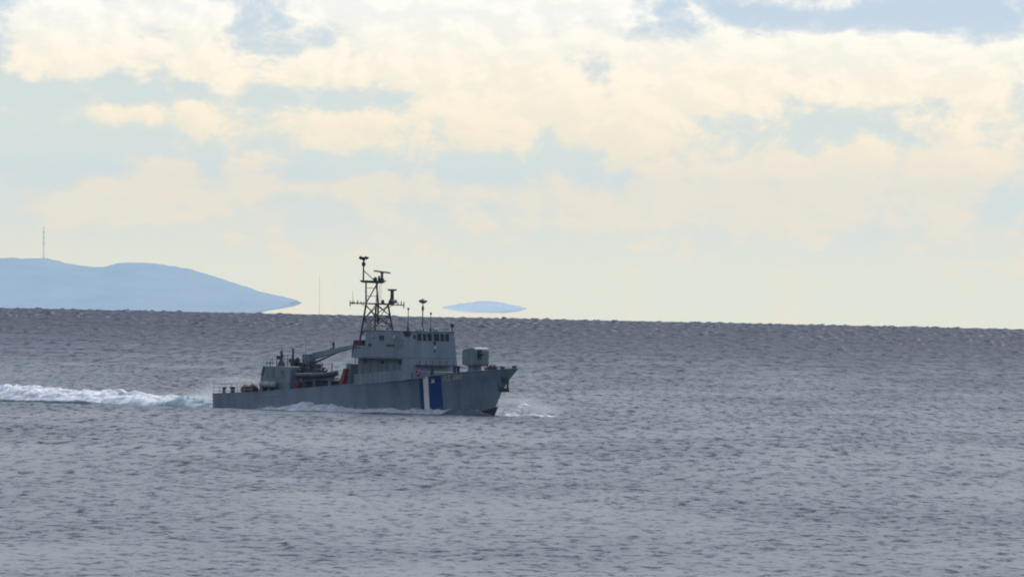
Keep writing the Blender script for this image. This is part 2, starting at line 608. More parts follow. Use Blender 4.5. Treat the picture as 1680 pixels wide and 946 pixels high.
def P(px, py, y):
    """ship (x, z) of the survey pixel on the fore-and-aft plane at lateral y"""
    o = _inv @ Vector((0, 0, CAM_H))
    d = _inv.to_3x3() @ pix_dir(px, py)
    s = (y - o.y) / d.y
    q = o + d * s
    return q.x, q.z


def P3(px, py, y):
    x, z = P(px, py, y)
    return (x, y, z)


# --- hull
_sh = [(0, 1.8), (9.7, 2.2), (16, 2.62), (25.7, 3.3), (28.5, 3.54), (40.2, 4.5), (49.3, 5.45), (55.5, 5.98), (60, 6.05)]
_st = [(-2.2, 49.0), (-1, 51.0), (0, 52.0), (1.5, 52.9), (3.1, 53.95), (4.55, 55.25), (5.3, 56.1), (6.02, 57.0), (7, 58.5)]


def sheer(x):
    return float(np.interp(x, *zip(*_sh)))


def stemx(z):
    return float(np.interp(z, *zip(*_st)))


def halfb(x, z):
    """half breadth of the hull"""
    u = min(1, max(0, x / stemx(z)))
    f = min(1, max(0, (z + 0.3) / 5.5))
    ud, uw = 0.60, 0.42
    bd = 4.15 * (1 - max(0, (u - ud) / (1 - ud)) ** 2.3)
    bw = 3.85 * (1 - max(0, (u - uw) / (1 - uw)) ** 1.55)
    b = bw + (bd - bw) * f ** 1.25
    b *= 0.955 + 0.045 * min(1, u / .25)
    if z < 0:
        b *= 1 - .25 * (z / -2.2) ** 2
    return b


NS, NL = 60, 12
hv = []
us = [1 - (1 - i / (NS - 1)) ** 1.25 for i in range(NS)]
for side in (-1, 1):
    for u in us:
        zt = 4.5
        for _ in range(12):
            zt = sheer(u * stemx(zt))
        for j in range(NL):
            z = -2.0 + (zt + 2.0) * (j / (NL - 1))
            x = u * stemx(z)
            hv.append((x, side * (halfb(x, z) if u < 1 else 0.0), z))
hm = MB()
hf = []
n1 = NS * NL
for i in range(NS - 1):
    for j in range(NL - 1):
        a = i * NL + j
        hf.append((a, a + NL, a + NL + 1, a + 1))
        hf.append((n1 + a + 1, n1 + a + NL + 1, n1 + a + NL, n1 + a))
for j in range(NL - 1):
    hf.append((j, j + 1, n1 + j + 1, n1 + j))
hm.add(hv, hf)
hull = hm.build('hull', 'grey', ship, smooth=False)
dm = MB()
dv, df = [], []
for i, u in enumerate(us):
    a, b = hv[i * NL + NL - 1], hv[n1 + i * NL + NL - 1]
    dv += [(a[0], a[1] + .02, a[2] - .12), (b[0], b[1] - .02, b[2] - .12)]
df = [(2 * i, 2 * i + 2, 2 * i + 3, 2 * i + 1) for i in range(NS - 1)]
dm.add(dv, df).build('deck', 'deck', ship)
# rubbing edge along the sheer
rm = MB()
for side in (0, n1):
    for i in range(NS - 1):
        a, b = hv[side + i * NL + NL - 1], hv[side + (i + 1) * NL + NL - 1]
        if (Vector(a) - Vector(b)).length > 1e-3:
            rm.tube(a, b, .055, None, 5, False)
tag(rm.build('gunwale', 'grey', hull), kind='stuff')


def on_hull(x, z, off=.035):
    return (x, -halfb(x, z) - off, z)


def hull_patch(name, m, quad, nu=8, nv=14, off=.03):
    """paint patch following the starboard plating; quad = 4 (px, py) corners TL TR BR BL"""
    mb = MB()
    vs = []
    for j in range(nv + 1):
        for i in range(nu + 1):
            a, b = i / nu, j / nv
            px = (quad[0][0] * (1 - a) + quad[1][0] * a) * (1 - b) + (quad[3][0] * (1 - a) + quad[2][0] * a) * b
            py = (quad[0][1] * (1 - a) + quad[1][1] * a) * (1 - b) + (quad[3][1] * (1 - a) + quad[2][1] * a) * b
            y = -3.6
            for _ in range(14):
                x, z = P(px, py, y)
                y = .5 * y + .5 * (-halfb(x, z))
            z = min(z, sheer(x) - .06)
            vs.append(on_hull(x, z, off))
    fs = [(j * (nu + 1) + i, j * (nu + 1) + i + 1, (j + 1) * (nu + 1) + i + 1, (j + 1) * (nu + 1) + i)
          for j in range(nv) for i in range(nu)]
    return mb.add(vs, fs).build(name, m, hull)


tag(hull_patch('hull_stripe', 'blue', [(687.5, 619), (693.5, 618.5), (697, 676), (691, 676)]), 'narrow blue stripe')
tag(hull_patch('hull_stripe', 'white', [(694, 618.5), (702.5, 617.6), (705.5, 676), (697.5, 676)]), 'white stripe between the two blue ones')
tag(hull_patch('hull_stripe', 'blue', [(703, 617.5), (723, 615.4), (728, 676), (706, 676)]), 'broad blue stripe nearest the bow')
hull_patch('boot_top', 'boot', [(790, 674), (818, 666), (808, 690), (784, 690)], 16, 8, .02)


def text_mesh(body, size, align='LEFT'):
    cu = bpy.data.curves.new('txt', 'FONT')
    cu.body = body
    cu.size = size
    cu.align_x = align
    cu.resolution_u = 3
    o = bpy.data.objects.new('txt', cu)
    COL.objects.link(o)
    dg = bpy.context.evaluated_depsgraph_get()
    me = bpy.data.meshes.new_from_object(o.evaluated_get(dg))
    bpy.data.objects.remove(o)
    return [tuple(v.co) for v in me.vertices], [tuple(p.vertices) for p in me.polygons]


def hull_text(name, body, px0, px1, py0, py1, m, rise=0.0, flat=None):
    """lettering between two survey pixels (baseline left px0,py1; cap top py0)"""
    vs, fs = text_mesh(body, 1.0)
    xs = [v[0] for v in vs]; ys = [v[1] for v in vs]
    out = []
    for v in vs:
        a = (v[0] - min(xs)) / (max(xs) - min(xs))
        b = (v[1] - min(ys)) / (max(ys) - min(ys))
        px = px0 + a * (px1 - px0)
        py = py1 + (py0 - py1) * b + rise * a
        if flat is None:
            y = -3.6
            for _ in range(14):
                x, z = P(px, py, y)
                y = .5 * y + .5 * (-halfb(x, z))
            out.append(on_hull(x, z, .06))
        else:
            out.append(P3(px, py, flat))
    return tag(MB().add(out, fs).build(name, m, hull), kind='stuff')


hull_text('hull_number', 'ΛΣ 080', 727.5, 758.5, 616.5, 625.5, 'letter', -4.0)
hull_text('hull_lettering', 'ΛΙΜΕΝΙΚΟ ΣΩΜΑ', 428, 460, 646.5, 650.3, 'faint', -1.2)
hull_text('hull_lettering', 'HELLENIC COAST GUARD', 428, 460, 652.2, 656, 'faint', -1.0)
# crossed-anchor badge on the broad stripe
bm_ = MB()


def hull_bar(mb, a, b, wpx):
    ax, ay = a; bx_, by_ = b
    L = math.hypot(bx_ - ax, by_ - ay)
    nx, ny = -(by_ - ay) / L * wpx / 2, (bx_ - ax) / L * wpx / 2
    vs = []
    for (qx, qy) in ((ax + nx, ay + ny), (bx_ + nx, by_ + ny), (bx_ - nx, by_ - ny), (ax - nx, ay - ny)):
        y = -3.6
        for _ in range(14):
            x, z = P(qx, qy, y)
            y = .5 * y + .5 * (-halfb(x, z))
        vs.append(on_hull(x, z, .07))
    mb.add(vs, [(0, 1, 2, 3)])


hull_bar(bm_, (708.6, 621.5), (713, 627.5), 1.3)
hull_bar(bm_, (713, 621.2), (709, 627.8), 1.3)
hull_bar(bm_, (708, 626), (710.2, 628.2), 1.0)
hull_bar(bm_, (713.8, 625.2), (712, 627.6), 1.0)
bm_.build('hull_badge', 'white', hull)
# anchor on the starboard bow
am = MB()
ax, az = P(826, 633, -.75)
am.tube((ax - .1, -.95, az + 1.0), (ax + .15, -.85, az - .5), .12, .16, 8)
am.hexa([(ax - .55, -1.05, az - .75), (ax + .75, -.7, az - .75), (ax + .75, -.35, az - .75), (ax - .55, -.6, az - .75)],
        [(ax - .45, -1.05, az - .25), (ax + .65, -.7, az - .25), (ax + .65, -.35, az - .25), (ax - .45, -.6, az - .25)])
am.tube((ax - .5, -1.0, az - .5), (ax - .75, -1.1, az + .35), .16, .05, 6)
am.tube((ax + .6, -.65, az - .5), (ax + .72, -.55, az + .7), .2, .08, 6)
am.lathe((ax - .12, -.9, az + 1.0), [(.16, -.1), (.26, 0), (.16, .1)], 10, 'y')
am.build('anchor', 'black', hull)
hp = MB()
hp.lathe((ax - .15, -.72, az + .75), [(.34, -.14), (.42, 0), (.34, .14)], 12, 'y')
hp.build('hawse_pipe', 'dark', hull)

# --- superstructure
YS = 3.75
xa, zr = P(599, 542.6, -YS)
xf, zr2 = P(672, 542.0, -YS)
zr = (zr + zr2) / 2
xal, zo = P(577.5, 585, -YS - .1)
xfl = xf + .35
zdk = sheer(35) - .25
house = MB()
# upper works: leaning front, slightly tumbled-home sides
house.hexa([(xa, -YS - .12, zo), (xfl, -YS - .18, zo), (xfl, YS + .18, zo), (xa, YS + .12, zo)],
           [(xa, -YS + .1, zr), (xf, -YS, zr), (xf, YS, zr), (xa, YS - .1, zr)])
house = house.build('bridge_house', 'grey', ship, bevel=.07)
aft = MB()
zt = P(590, 556, -YS)[1]
aft.hexa([(xal, -YS - .1, zo + .003), (xa - .003, -YS - .1, zo + .003), (xa - .003, YS + .1, zo + .003), (xal, YS + .1, zo + .003)],
         [(xal + .35, -YS - .0, zt - .8), (xa - .003, -YS - .0, zt - .8), (xa - .003, YS + .0, zt - .8), (xal + .35, YS, zt - .8)])
aft.build('aft_platform_house', 'grey', ship, bevel=.05)
# lower house: recessed side under the overhang, full-width front
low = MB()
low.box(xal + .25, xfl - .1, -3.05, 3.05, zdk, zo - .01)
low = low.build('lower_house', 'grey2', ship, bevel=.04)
front = MB()
xff = xfl + .55
front.hexa([(xf - 1.2, -YS - .3, zdk + .3), (xff, -YS - .3, zdk + .55), (xff, YS + .15, zdk + .55), (xf - 1.2, YS + .15, zdk + .3)],
           [(xf - 1.2, -YS - .2, zo - .003), (xfl, -YS - .2, zo - .003), (xfl, YS + .16, zo - .003), (xf - 1.2, YS + .16, zo - .003)])
front.build('front_house', 'grey', ship, bevel=.05)
# lip of the overhang
MB().box(xal - .05, xf - 1.0, -YS - .28, -YS + .3, zo - .12, zo - .012).build('overhang_lip', 'grey', ship)
# bulwark panels along the side passage
bx0, bx1 = xal + .6, xf - 1.22
for k in range(5):
    a = bx0 + (bx1 - bx0) * k / 5 + .03
    b = bx0 + (bx1 - bx0) * (k + 1) / 5 - .03
    za, zb = sheer(a), sheer(b)
    m = MB()
    m.hexa([(a, -3.98, za - .2), (b, -3.98, zb - .2), (b, -3.90, zb - .2), (a, -3.90, za - .2)],
           [(a, -3.92, za + 1.25), (b, -3.92, zb + 1.15), (b, -3.84, zb + 1.15), (a, -3.84, za + 1.25)])
    m.build('bulwark_panel', 'grey', low)
m = MB()
for k in range(7):
    a = bx0 + (bx1 - bx0) * k / 6
    m.tube((a, -3.88, sheer(a) + 1.1), (a, -3.8, zo - .13), .045, None, 6)
m.each('stanchion', 'mast', low)
for k, (fx, ww, hh) in enumerate(((.22, .75, 1.8), (.62, .75, 1.8))):
    a = bx0 + (bx1 - bx0) * fx
    d = MB().box(a, a + ww, -3.09, -3.04, sheer(a) + .1, sheer(a) + hh + .3).build('door', 'grey', low, bevel=.02)
    MB().box(a + .08, a + .13, -3.15, -3.09, sheer(a) + 1.1, sheer(a) + 1.3).build('handle', 'dark', d)
m = MB()
for fx in (.08, .45, .84):
    a = bx0 + (bx1 - bx0) * fx
    m.box(a, a + .5, -3.25, -3.04, zo - .75, zo - .35)
m.each('junction_box', 'dark', low)
# windows across the leaning bridge front
def front_pt(y, z):
    f = (z - zo) / (zr - zo)
    return xfl + (xf - xfl) * f


wy = [((679.5 - 672) / 74, .36, .45), ((687.6 - 672) / 74, .62, .86), ((696 - 672) / 74, .52, .86), ((704.3 - 672) / 74, .66, .86),
      ((715.5 - 672) / 74, .80, .86), ((725 - 672) / 74, .58, .86), ((733 - 672) / 74, .58, .86)]
zw = P(705, 553, 0)[1]
for f, ww, hh in wy:
    y = -YS + f * 2 * YS
    ww, hh = ww * 1.12, hh * 1.1
    m = MB()
    pts_b = [(front_pt(y, zw - hh / 2) + .02, y - ww / 2, zw - hh / 2), (front_pt(y, zw - hh / 2) + .02, y + ww / 2, zw - hh / 2)]
    pts_t = [(front_pt(y, zw + hh / 2) + .02, y - ww / 2, zw + hh / 2), (front_pt(y, zw + hh / 2) + .02, y + ww / 2, zw + hh / 2)]
    sh = Vector((-.05, 0, 0))
    m.hexa([pts_b[0], pts_b[1], Vector(pts_b[1]) + sh, Vector(pts_b[0]) + sh], [pts_t[0], pts_t[1], Vector(pts_t[1]) + sh, Vector(pts_t[0]) + sh])
    m.build('window', 'glass', house)
    fr = MB()
    for (q0, q1) in ((pts_b[0], pts_b[1]), (pts_t[0], pts_t[1]), (pts_b[0], pts_t[0]), (pts_b[1], pts_t[1])):
        fr.tube(Vector(q0), Vector(q1), .02, None, 5)
    fr.build('window_frame', 'grey', house)
# eyebrow and roof edge
MB().box(xf - .5, xf + .14, -YS - .02, YS + .02, zr - .02, zr + .07).build('roof_edge', 'grey', house)
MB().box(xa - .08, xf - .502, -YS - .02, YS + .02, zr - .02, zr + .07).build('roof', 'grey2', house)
# crest on the front
ez = P(712, 566, 0)[1]; ey = -YS + (712 - 672) / 74 * 2 * YS
m = MB()
m.lathe((front_pt(ey, ez + .25) + .02, ey, ez + .25), [(.26, -.02), (.26, .02)], 14, 'x')
cr = m.build('crest', 'blue', house)
MB().lathe((front_pt(ey, ez + .25) + .05, ey, ez + .25), [(.12, -.02), (.12, .02)], 10, 'x').build('crest_centre', 'black', house)
MB().box(front_pt(ey, ez - .3) + .0, front_pt(ey, ez - .3) + .03, ey + .02, ey + .16, ez - .42, ez - .14).build('name_plate', 'white', house)
MB().box(front_pt(ey, ez - .9) + .0, front_pt(ey, ez - .9) + .05, ey - .10, ey + .1, ez - .95, ez - .6).build('name_plate', 'dark', house)
# black block standing for the darkness of the bridge-wing recess, portholes, vents on the side
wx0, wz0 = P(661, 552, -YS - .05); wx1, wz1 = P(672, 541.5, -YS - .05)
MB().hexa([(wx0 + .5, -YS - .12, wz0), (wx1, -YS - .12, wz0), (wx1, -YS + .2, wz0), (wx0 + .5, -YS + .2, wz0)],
          [(wx0, -YS - .22, wz1 - .1), (wx1, -YS - .22, wz1 - .1), (wx1, -YS + .2, wz1 - .1), (wx0, -YS + .2, wz1 - .1)]).build('wing_recess_dark', 'black', house)


def side_box(name, px0, px1, py0, py1, m, proud=.05, par=None):
    y = -YS - .1
    x0, z1 = P(px0, py0, y); x1, z0 = P(px1, py1, y)
    return MB().box(x0, x1, y - proud, y + .15, z0, z1).build(name, m, par or house, bevel=.02)


def side_disc(name, px, py, r, m):
    y = -YS - .06
    x, z = P(px, py, y)
    return MB().lathe((x, y, z), [(r, .05), (r, -.05), (r * .7, -.08)], 14, 'y').build(name, m, house)


side_disc('porthole_cover', 647, 553.5, .30, 'canister')
side_disc('porthole_cover', 612, 551.5, .22, 'canister')
side_box('vent_louvre', 634, 647, 564.5, 568, 'black')
side_box('vent_louvre', 622.5, 624, 550, 558, 'dark')
side_box('vent_louvre', 626.5, 628, 550, 558, 'dark')
side_box('junction_box', 604.5, 608.5, 562.5, 568, 'dark')
side_box('pipe_run', 629, 649, 577.5, 578.5, 'grey2')
side_box('side_hatch', 652, 661, 556, 572, 'grey2', .03)
# platform bar with uprights before the bridge
m = MB()
zpl = P(705, 598.5, -1)[1]
m.box(xfl + .1, xfl + 1.0, -3.1, 2.6, zpl - .12, zpl)
m.build('front_platform', 'dark', ship)
m = MB()
for y in (-3.05, -2.0, -.9, .3, 1.4, 2.55):
    m.tube((xfl + .97, y, zpl), (xfl + .97, y, zpl + .62), .04, None, 6)
m.tube((xfl + .97, -3.05, zpl + .62), (xfl + .97, 2.55, zpl + .62), .03, None, 6)
tag(m.build('front_platform_rail', 'mast', ship), kind='stuff')
# low breakwater block ahead of it
m = MB()
x0 = xff - .05
m.hexa([(x0, -3.9, zdk + .5), (x0 + 3.4, -3.1, sheer(43) - .1), (x0 + 3.4, 2.4, sheer(43) - .1), (x0, 3.2, zdk + .5)],
       [(x0, -3.75, zdk + 1.55), (x0 + 3.3, -3.0, zdk + 1.58), (x0 + 3.3, 2.3, zdk + 1.58), (x0, 3.2, zdk + 1.55)])
m.build('breakwater', 'grey2', ship, bevel=.05)
m = MB()
for (px, py, y) in ((746, 603, -1.5), (709, 606, -3.2), (752, 604, -.8)):
    x, z = P(px, py, y)
    m.lathe((x, y, z - .7), [(.26, 0), (.2, .25), (.2, .8), (.3, .85), (.3, 1.0)], 10)
m.each('bollard', 'dark', ship)

# --- lattice mast
mx, _ = P(617.7, 540, 0)
def MZ(py):
    return P(617, py, 0)[1]
z0, z1, z2 = zr - .05, MZ(499), MZ(461)
mast_p = bpy.data.objects.new('lattice_mast', None)
COL.objects.link(mast_p)
mast_p.parent = ship
legs0 = [(-1.5, -1.5), (-1.5, 1.5), (1.5, -1.5), (1.5, 1.5)]
legs1 = [(-1.0, -1.0), (-1.0, 1.0), (1.0, -1.0), (1.0, 1.0)]
A0 = [Vector((mx + a, b, z0 - (1.4 if a < 0 else 0))) for a, b in legs0]
A1 = [Vector((mx + a, b, z1)) for a, b in legs1]
m = MB()
for a, b in zip(A0, A1):
    m.tube(a, b, .15, .12, 8)
m.each('mast_leg', 'mast', mast_p)
m = MB()
def lerp(a, b, f):
    return a + (b - a) * f
for (i, j) in ((0, 1), (2, 3), (0, 2), (1, 3)):
    for f0, f1 in ((.18, .58), (.58, .98)):
        m.tube(lerp(A0[i], A1[i], f0), lerp(A0[j], A1[j], f1), .055, None, 6)
        m.tube(lerp(A0[j], A1[j], f0), lerp(A0[i], A1[i], f1), .055, None, 6)
        m.tube(lerp(A0[i], A1[i], f0), lerp(A0[j], A1[j], f0), .06, None, 6)
    m.tube(lerp(A0[i], A1[i], .58), lerp(A0[j], A1[j], .58), .06, None, 6)
tag(m.build('cross_brace', 'mast', mast_p), kind='stuff')
MB().hexa([(mx - 1.2, -1.3, z1), (mx + 1.5, -1.3, z1), (mx + 1.5, 1.5, z1), (mx - 1.2, 1.5, z1)],
          [(mx - 1.25, -1.35, z1 + .16), (mx + 1.6, -1.35, z1 + .16), (mx + 1.6, 1.6, z1 + .16), (mx - 1.25, 1.6, z1 + .16)]).build('mast_platform', 'mast', mast_p)
# yardarm athwartships with its small aerials
yl = (574 - 617.7) / 9.75; yr = (661.5 - 617.7) / 9.75
m = MB()
m.tube((mx, yl, z1 + .12), (mx, yr, z1 - .05), .075, None, 6)
m.tube((mx, -1.2, z1 - .6), (mx, yl * .62, z1 + .08), .04, None, 6)
m.tube((mx, 1.2, z1 - .6), (mx, yr * .66, z1), .04, None, 6)
tag(m.build('yardarm', 'mast', mast_p), kind='stuff')
m = MB()
for y, a, b in ((yl, -.35, .35), (yl * .86, -.1, .32), (yl * .72, -.12, .45), (yl * .6, -.05, .3), (yl * .93, -.12, .2), (yr, -.5, .35), (yr * .9, -.15, .42), (yr * .78, -.1, .3), (yl * .5, 0, .25)):
    m.tube((mx, y, z1 + .05 + a), (mx, y, z1 + .05 + b), .07, .06, 6)
m.tube((mx, (578 - 617.7) / 9.75, z1 + .1), (mx, (578 - 617.7) / 9.75, z1 + 1.75), .035, .015, 5)
tag(m.build('yard_aerial', 'mast', mast_p), kind='stuff')
# upper mast
U0, U1 = A1[0], A1[1]
yU0 = U0 + Vector((-.12, .0, z2 - z1)); yU1 = U1 + Vector((0.0, -.35, z2 - z1))
m = MB()
m.tube(U0, yU0, .11, .10, 8)
m.tube(U1, yU1, .13, .11, 8)
m.tube(U0 + Vector((.05, 0, .2)), yU1 + Vector((0, 0, -.5)), .08, None, 6)
m.tube(A1[2], yU1 + Vector((.1, .1, -.3)), .06, None, 6)
for f in (.35, .7):
    m.tube(lerp(U0, yU0, f), lerp(U1, yU1, f), .04, None, 6)
tag(m.build('upper_mast', 'mast', mast_p), kind='stuff')
cxm = yU0.x
ya, yb = (592 - 600) / 9.75 - 1.0, (630 - 600) / 9.75 - 1.0
MB().hexa([(cxm - .25, ya + .3, z2 - .22), (cxm + .45, ya + .3, z2 - .22), (cxm + .45, yb - .7, z2 - .3), (cxm - .25, yb - .7, z2 - .3)],
          [(cxm - .35, ya, z2 + .08), (cxm + .55, ya, z2 + .08), (cxm + .55, yb, z2 + .08), (cxm - .35, yb, z2 + .08)]).build('top_platform', 'mast', mast_p)
# pole mast with twin sensor head
pm = Vector((cxm, (595.7 - 600) / 9.75 - 1.0, z2))
ztop = MZ(423.5)
m = MB()
m.tube(pm, (pm.x, pm.y, ztop - .1), .11, .09, 8)
m.tube((pm.x, pm.y, z2 + 1.35), (pm.x + .1, pm.y + 1.65, z2 + .15), .06, None, 6)
m.build('pole_mast', 'mast', mast_p)
m = MB()
m.blob((pm.x, pm.y - .42, ztop + .02), (.3, .36, .24))
m.blob((pm.x, pm.y + .42, ztop + .04), (.3, .36, .22))
m.lathe((pm.x, pm.y, ztop - .35), [(.1, 0), (.22, .1), (.22, .35), (.15, .5)], 10)
m.lathe((pm.x, pm.y, ztop - 1.1), [(.1, 0), (.26, .2), (.26, .45), (.1, .65)], 10)
m.build('sensor_head', 'black', mast_p, smooth=True)
# navigation radar on the top platform
rb = Vector((cxm + .1, (625 - 600) / 9.75 - 1.0, z2))
m = MB()
m.lathe((rb.x, rb.y, z2), [(.34, 0), (.3, .35), (.17, .45), (.17, .95), (.24, 1.0), (.2, 1.15)], 10)
rad = m.build('radar_pedestal', 'mast', mast_p)
m = MB()
m.hexa([(rb.x - .12, rb.y - 1.3, z2 + 1.22), (rb.x + .12, rb.y - 1.3, z2 + 1.22), (rb.x + .12, rb.y + 1.3, z2 + 1.0), (rb.x - .12, rb.y + 1.3, z2 + 1.0)],
       [(rb.x - .12, rb.y - 1.3, z2 + 1.40), (rb.x + .12, rb.y - 1.3, z2 + 1.40), (rb.x + .12, rb.y + 1.3, z2 + 1.18), (rb.x - .12, rb.y + 1.3, z2 + 1.18)])
m.build('radar_scanner', 'mast', mast_p)
m = MB()
m.lathe((cxm, (615 - 600) / 9.75 - 1.0, z2 + .08), [(.24, 0), (.28, .2), (.12, .45)], 9)
m.lathe((cxm, (621 - 600) / 9.75 - 1.0, z2 + .08), [(.14, 0), (.14, .6)], 8)
m.each('signal_lamp', 'dark', mast_p)
# second radar on the lower platform, starboard-forward corner
rb = Vector((mx + 1.0, (642 - 617.7 - 8.16) / 9.75, z1 + .16))
m = MB()
m.lathe(rb, [(.5, 0), (.46, .3), (.3, .5), (.26, .6), (.22, 1.5), (.3, 1.62)], 10)
m.build('radar_pedestal', 'mast', mast_p)
MB().box(rb.x - .15, rb.x + .15, rb.y - .62, rb.y + .62, rb.z + 1.62, rb.z + 1.84).build('radar_scanner', 'mast', mast_p)
m = MB()
for (a, b) in ((rb.y - 1.2, .35), (rb.y + .9, .4)):
    m.lathe((mx + .6, a, z1 + .16), [(.2, 0), (.2, b), (.1, b + .1)], 8)
m.each('signal_lamp', 'dark', mast_p)
# thin ladder
m = MB()
lx, ly = mx + .6, (622 - 617.7) / 9.75 - .45
for s in (-.16, .16):
    m.tube((lx, ly + s, z1 + .1), (lx, ly + s, z2 - .2), .018, None, 4)
k = z1 + .3
while k < z2 - .3:
    m.tube((lx, ly - .16, k), (lx, ly + .16, k), .016, None, 4)
    k += .3
tag(m.build('ladder', 'canister', mast_p), kind='stuff')

# --- roof gear
def roof_pole(name, px, pytop, y, r, head):
    x, zt_ = P(px, pytop, y)
    m = MB()
    m.tube((x, y, zr), (x, y, zt_), r, r * .7, 7)
    m.lathe((x, y, zr + .06), [(r * 3, 0), (r * 2.4, .35), (r * 1.2, .6)], 8)
    if head == 'disc':
        m.lathe((x, y, zt_ - .1), [(.2, -.25), (.55, -.05), (.55, .12), (.28, .26), (.08, .34)], 14)
        m.lathe((x, y, zt_ - 1.3), [(r * 1.0, 0), (r * 1.7, .1), (r * 1.7, .5), (r, .6)], 8)
    elif head == 'fork':
        m.tube((x, y - .14, zt_ - .05), (x, y + .14, zt_ - .05), .07, None, 6)
        m.lathe((x, y, zt_ - .25), [(.07, 0), (.15, .12), (.07, .3)], 8)
    return m.build(name, 'mast', house)


roof_pole('whip_antenna', 670, 505, -1.8, .07, 'fork')
roof_pole('dish_antenna', 694, 493, -.2, .09, 'disc')
roof_pole('whip_antenna', 707, 513, .6, .05, 'fork')
x, z = P(742, 533, 3.2)
m = MB()
m.tube((x, 3.2, zr), (x, 3.2, z - .2), .06, None, 6)
m.blob((x, 3.2, z), (.28, .3, .3))
m.build('searchlight', 'black', house)
m = MB()
for px in (684, 690, 712, 716):
    x, z = P(px, 539, 0)
    m.lathe((xf - 1.2, -YS + (px - 672) / 9.75 + 1.0, zr + .07), [(.24, 0), (.24, .3), (.14, .42)], 9)
m.each('vent_cap', 'canister', house)
m = MB()
for k, px in enumerate((614, 619, 624, 628)):
    m.lathe((mx + .3 + .1 * k, (px - 620) / 9.75 - .2, zr + .07), [(.2, 0), (.22, .3), (.16, .7 + .12 * (k % 2)), (.08, .85)], 9)
m.each('vent_cap', 'white', house)
def rail(mb, pts, h=1.0, n=2, r=.028, step=1.4):
    for a, b in zip(pts[:-1], pts[1:]):
        a, b = Vector(a), Vector(b)
        L = (b - a).length
        k = max(1, round(L / step))
        for i in range(k + 1):
            q = a + (b - a) * (i / k)
            mb.tube(q, q + Vector((0, 0, h)), r, None, 5)
        for j in range(n):
            z = Vector((0, 0, h * (j + 1) / n))
            mb.tube(a + z, b + z, r * .9, None, 5)
m = MB()
rail(m, [(xa + .2, -3.5, zr + .05), (xa + 2.6, -3.5, zr + .05)], .7, 2, .02)
rail(m, [(xf - 3.4, -3.5, zr + .05), (xf - .2, -3.5, zr + .05), (xf - .2, 3.4, zr + .05)], .45, 1, .02)
tag(m.build('roof_rail', 'canister', house), kind='stuff')

# --- gun
gx, _ = P(780, 590, 0)
gz0, gz1 = P(780, 600, 0)[1], P(780, 569.5, 0)[1]
gun = MB()
L, W = 1.3, 1.22
prof = [(-L, gz0 + .15), (-L, gz1 - .55), (-L + .25, gz1 - .25), (L * .35, gz1), (L - .25, gz1), (L, gz1 - .35), (L, gz0 + .25), (L - .2, gz0), (-.4, gz0)]
gun.prism([(gx + a, b) for a, b in prof], -W, W)
gun = gun.build('gun_shield', 'grey2', ship, bevel=.16)
MB().box(gx + L - .1, gx + L + .025, -.75, -.05, gz0 + .75, gz1 - .28).build('barrel_slot', 'black', gun)
m = MB()
m.tube((gx + L - .2, -.4, gz0 + 1.35), (gx + L + .7, -.4, gz0 + 1.5), .16, .12, 10)
m.lathe((gx + L + .02, -.4, gz0 + 1.38), [(.3, -.1), (.26, .2)], 10, 'x')
m.build('gun_barrel', 'dark', gun)
MB().lathe((gx - .1, 0, sheer(48) - .3), [(1.15, 0), (1.1, .5), (.85, .7), (.85, gz0 - sheer(48) + .35)], 16).build('gun_ring', 'grey2', gun)
m = MB()
m.tube((gx + L - .15, W - .12, gz0 + .3), (gx + L - .1, W - .12, sheer(48) + .1), .09, None, 7)
m.tube((gx + L - .15, -W + .2, gz0 + .3), (gx + L - .1, -W + .2, sheer(48) + .1), .07, None, 7)
m.each('shield_strut', 'dark', gun)
MB().box(gx - .9, gx - .1, -W - .03, -W + .02, gz0 + .55, gz0 + 1.5).build('shield_hatch', 'grey', gun, bevel=.02)

# --- foredeck fittings
x, z = P(811, 603, 0)
m = MB()
m.lathe((x, -.35, z - .05), [(.2, -.35), (.42, -.3), (.42, -.05), (.22, 0), (.22, .2), (.42, .25), (.42, .5), (.2, .55)], 12, 'y')
m.box(x - .35, x + .35, -.6, .4, z - .75, z - .3)
m.build('windlass', 'brown', ship)
m = MB()
for (px, y) in ((823, -.7), (826, .3), (842, 0), (845.5, 0), (797, -1.2)):
    x, _ = P(px, 606, y)
    m.lathe((x, y, sheer(x) - .1), [(.12, 0), (.12, .35), (.2, .4), (.2, .5)], 8)
m.each('mooring_bitt', 'dark', ship)
m = MB()
m.tube((56.3, 0, 5.9), (56.4, 0, 6.65), .05, .03, 6)
m.build('jackstaff', 'mast', ship)

# --- aft deckhouse
hx0, hz1 = P(431, 601, -2.6)
hx1, hz2 = P(476, 599.5, -2.6)
hz = (hz1 + hz2) / 2
m = MB()
m.prism([(hx0 - .75, sheer(9) - .2), (hx0 - .35, hz - 1.2), (hx0, hz), (hx1, hz), (hx1, sheer(13) - .2)], -2.6, 2.6)
adh = m.build('aft_deckhouse', 'grey', ship, bevel=.07)
m = MB()
x0, z0_ = P(429, 616, -2.62); x1, z1_ = P(434, 602, -2.62)
m.hexa([(x0, -2.66, z0_), (x0 + .35, -2.66, z0_), (x0 + .35, -2.5, z0_), (x0, -2.5, z0_)], [(x1 - .3, -2.66, z1_), (x1 + .1, -2.66, z1_), (x1 + .1, -2.5, z1_), (x1 - .3, -2.5, z1_)])
m.build('corner_vent', 'dark', adh)
for (px0, px1, py0, py1, mm) in ((437, 449, 603, 619, 'grey2'), (460, 466, 606, 620, 'grey2'), (462.5, 464.5, 608, 613, 'dark')):
    x0, z1_ = P(px0, py0, -2.6); x1, z0_ = P(px1, py1, -2.6)
    MB().box(x0, x1, -2.65, -2.55, z0_, z1_).build('side_panel' if mm != 'dark' else 'side_lamp', mm, adh, bevel=.02)
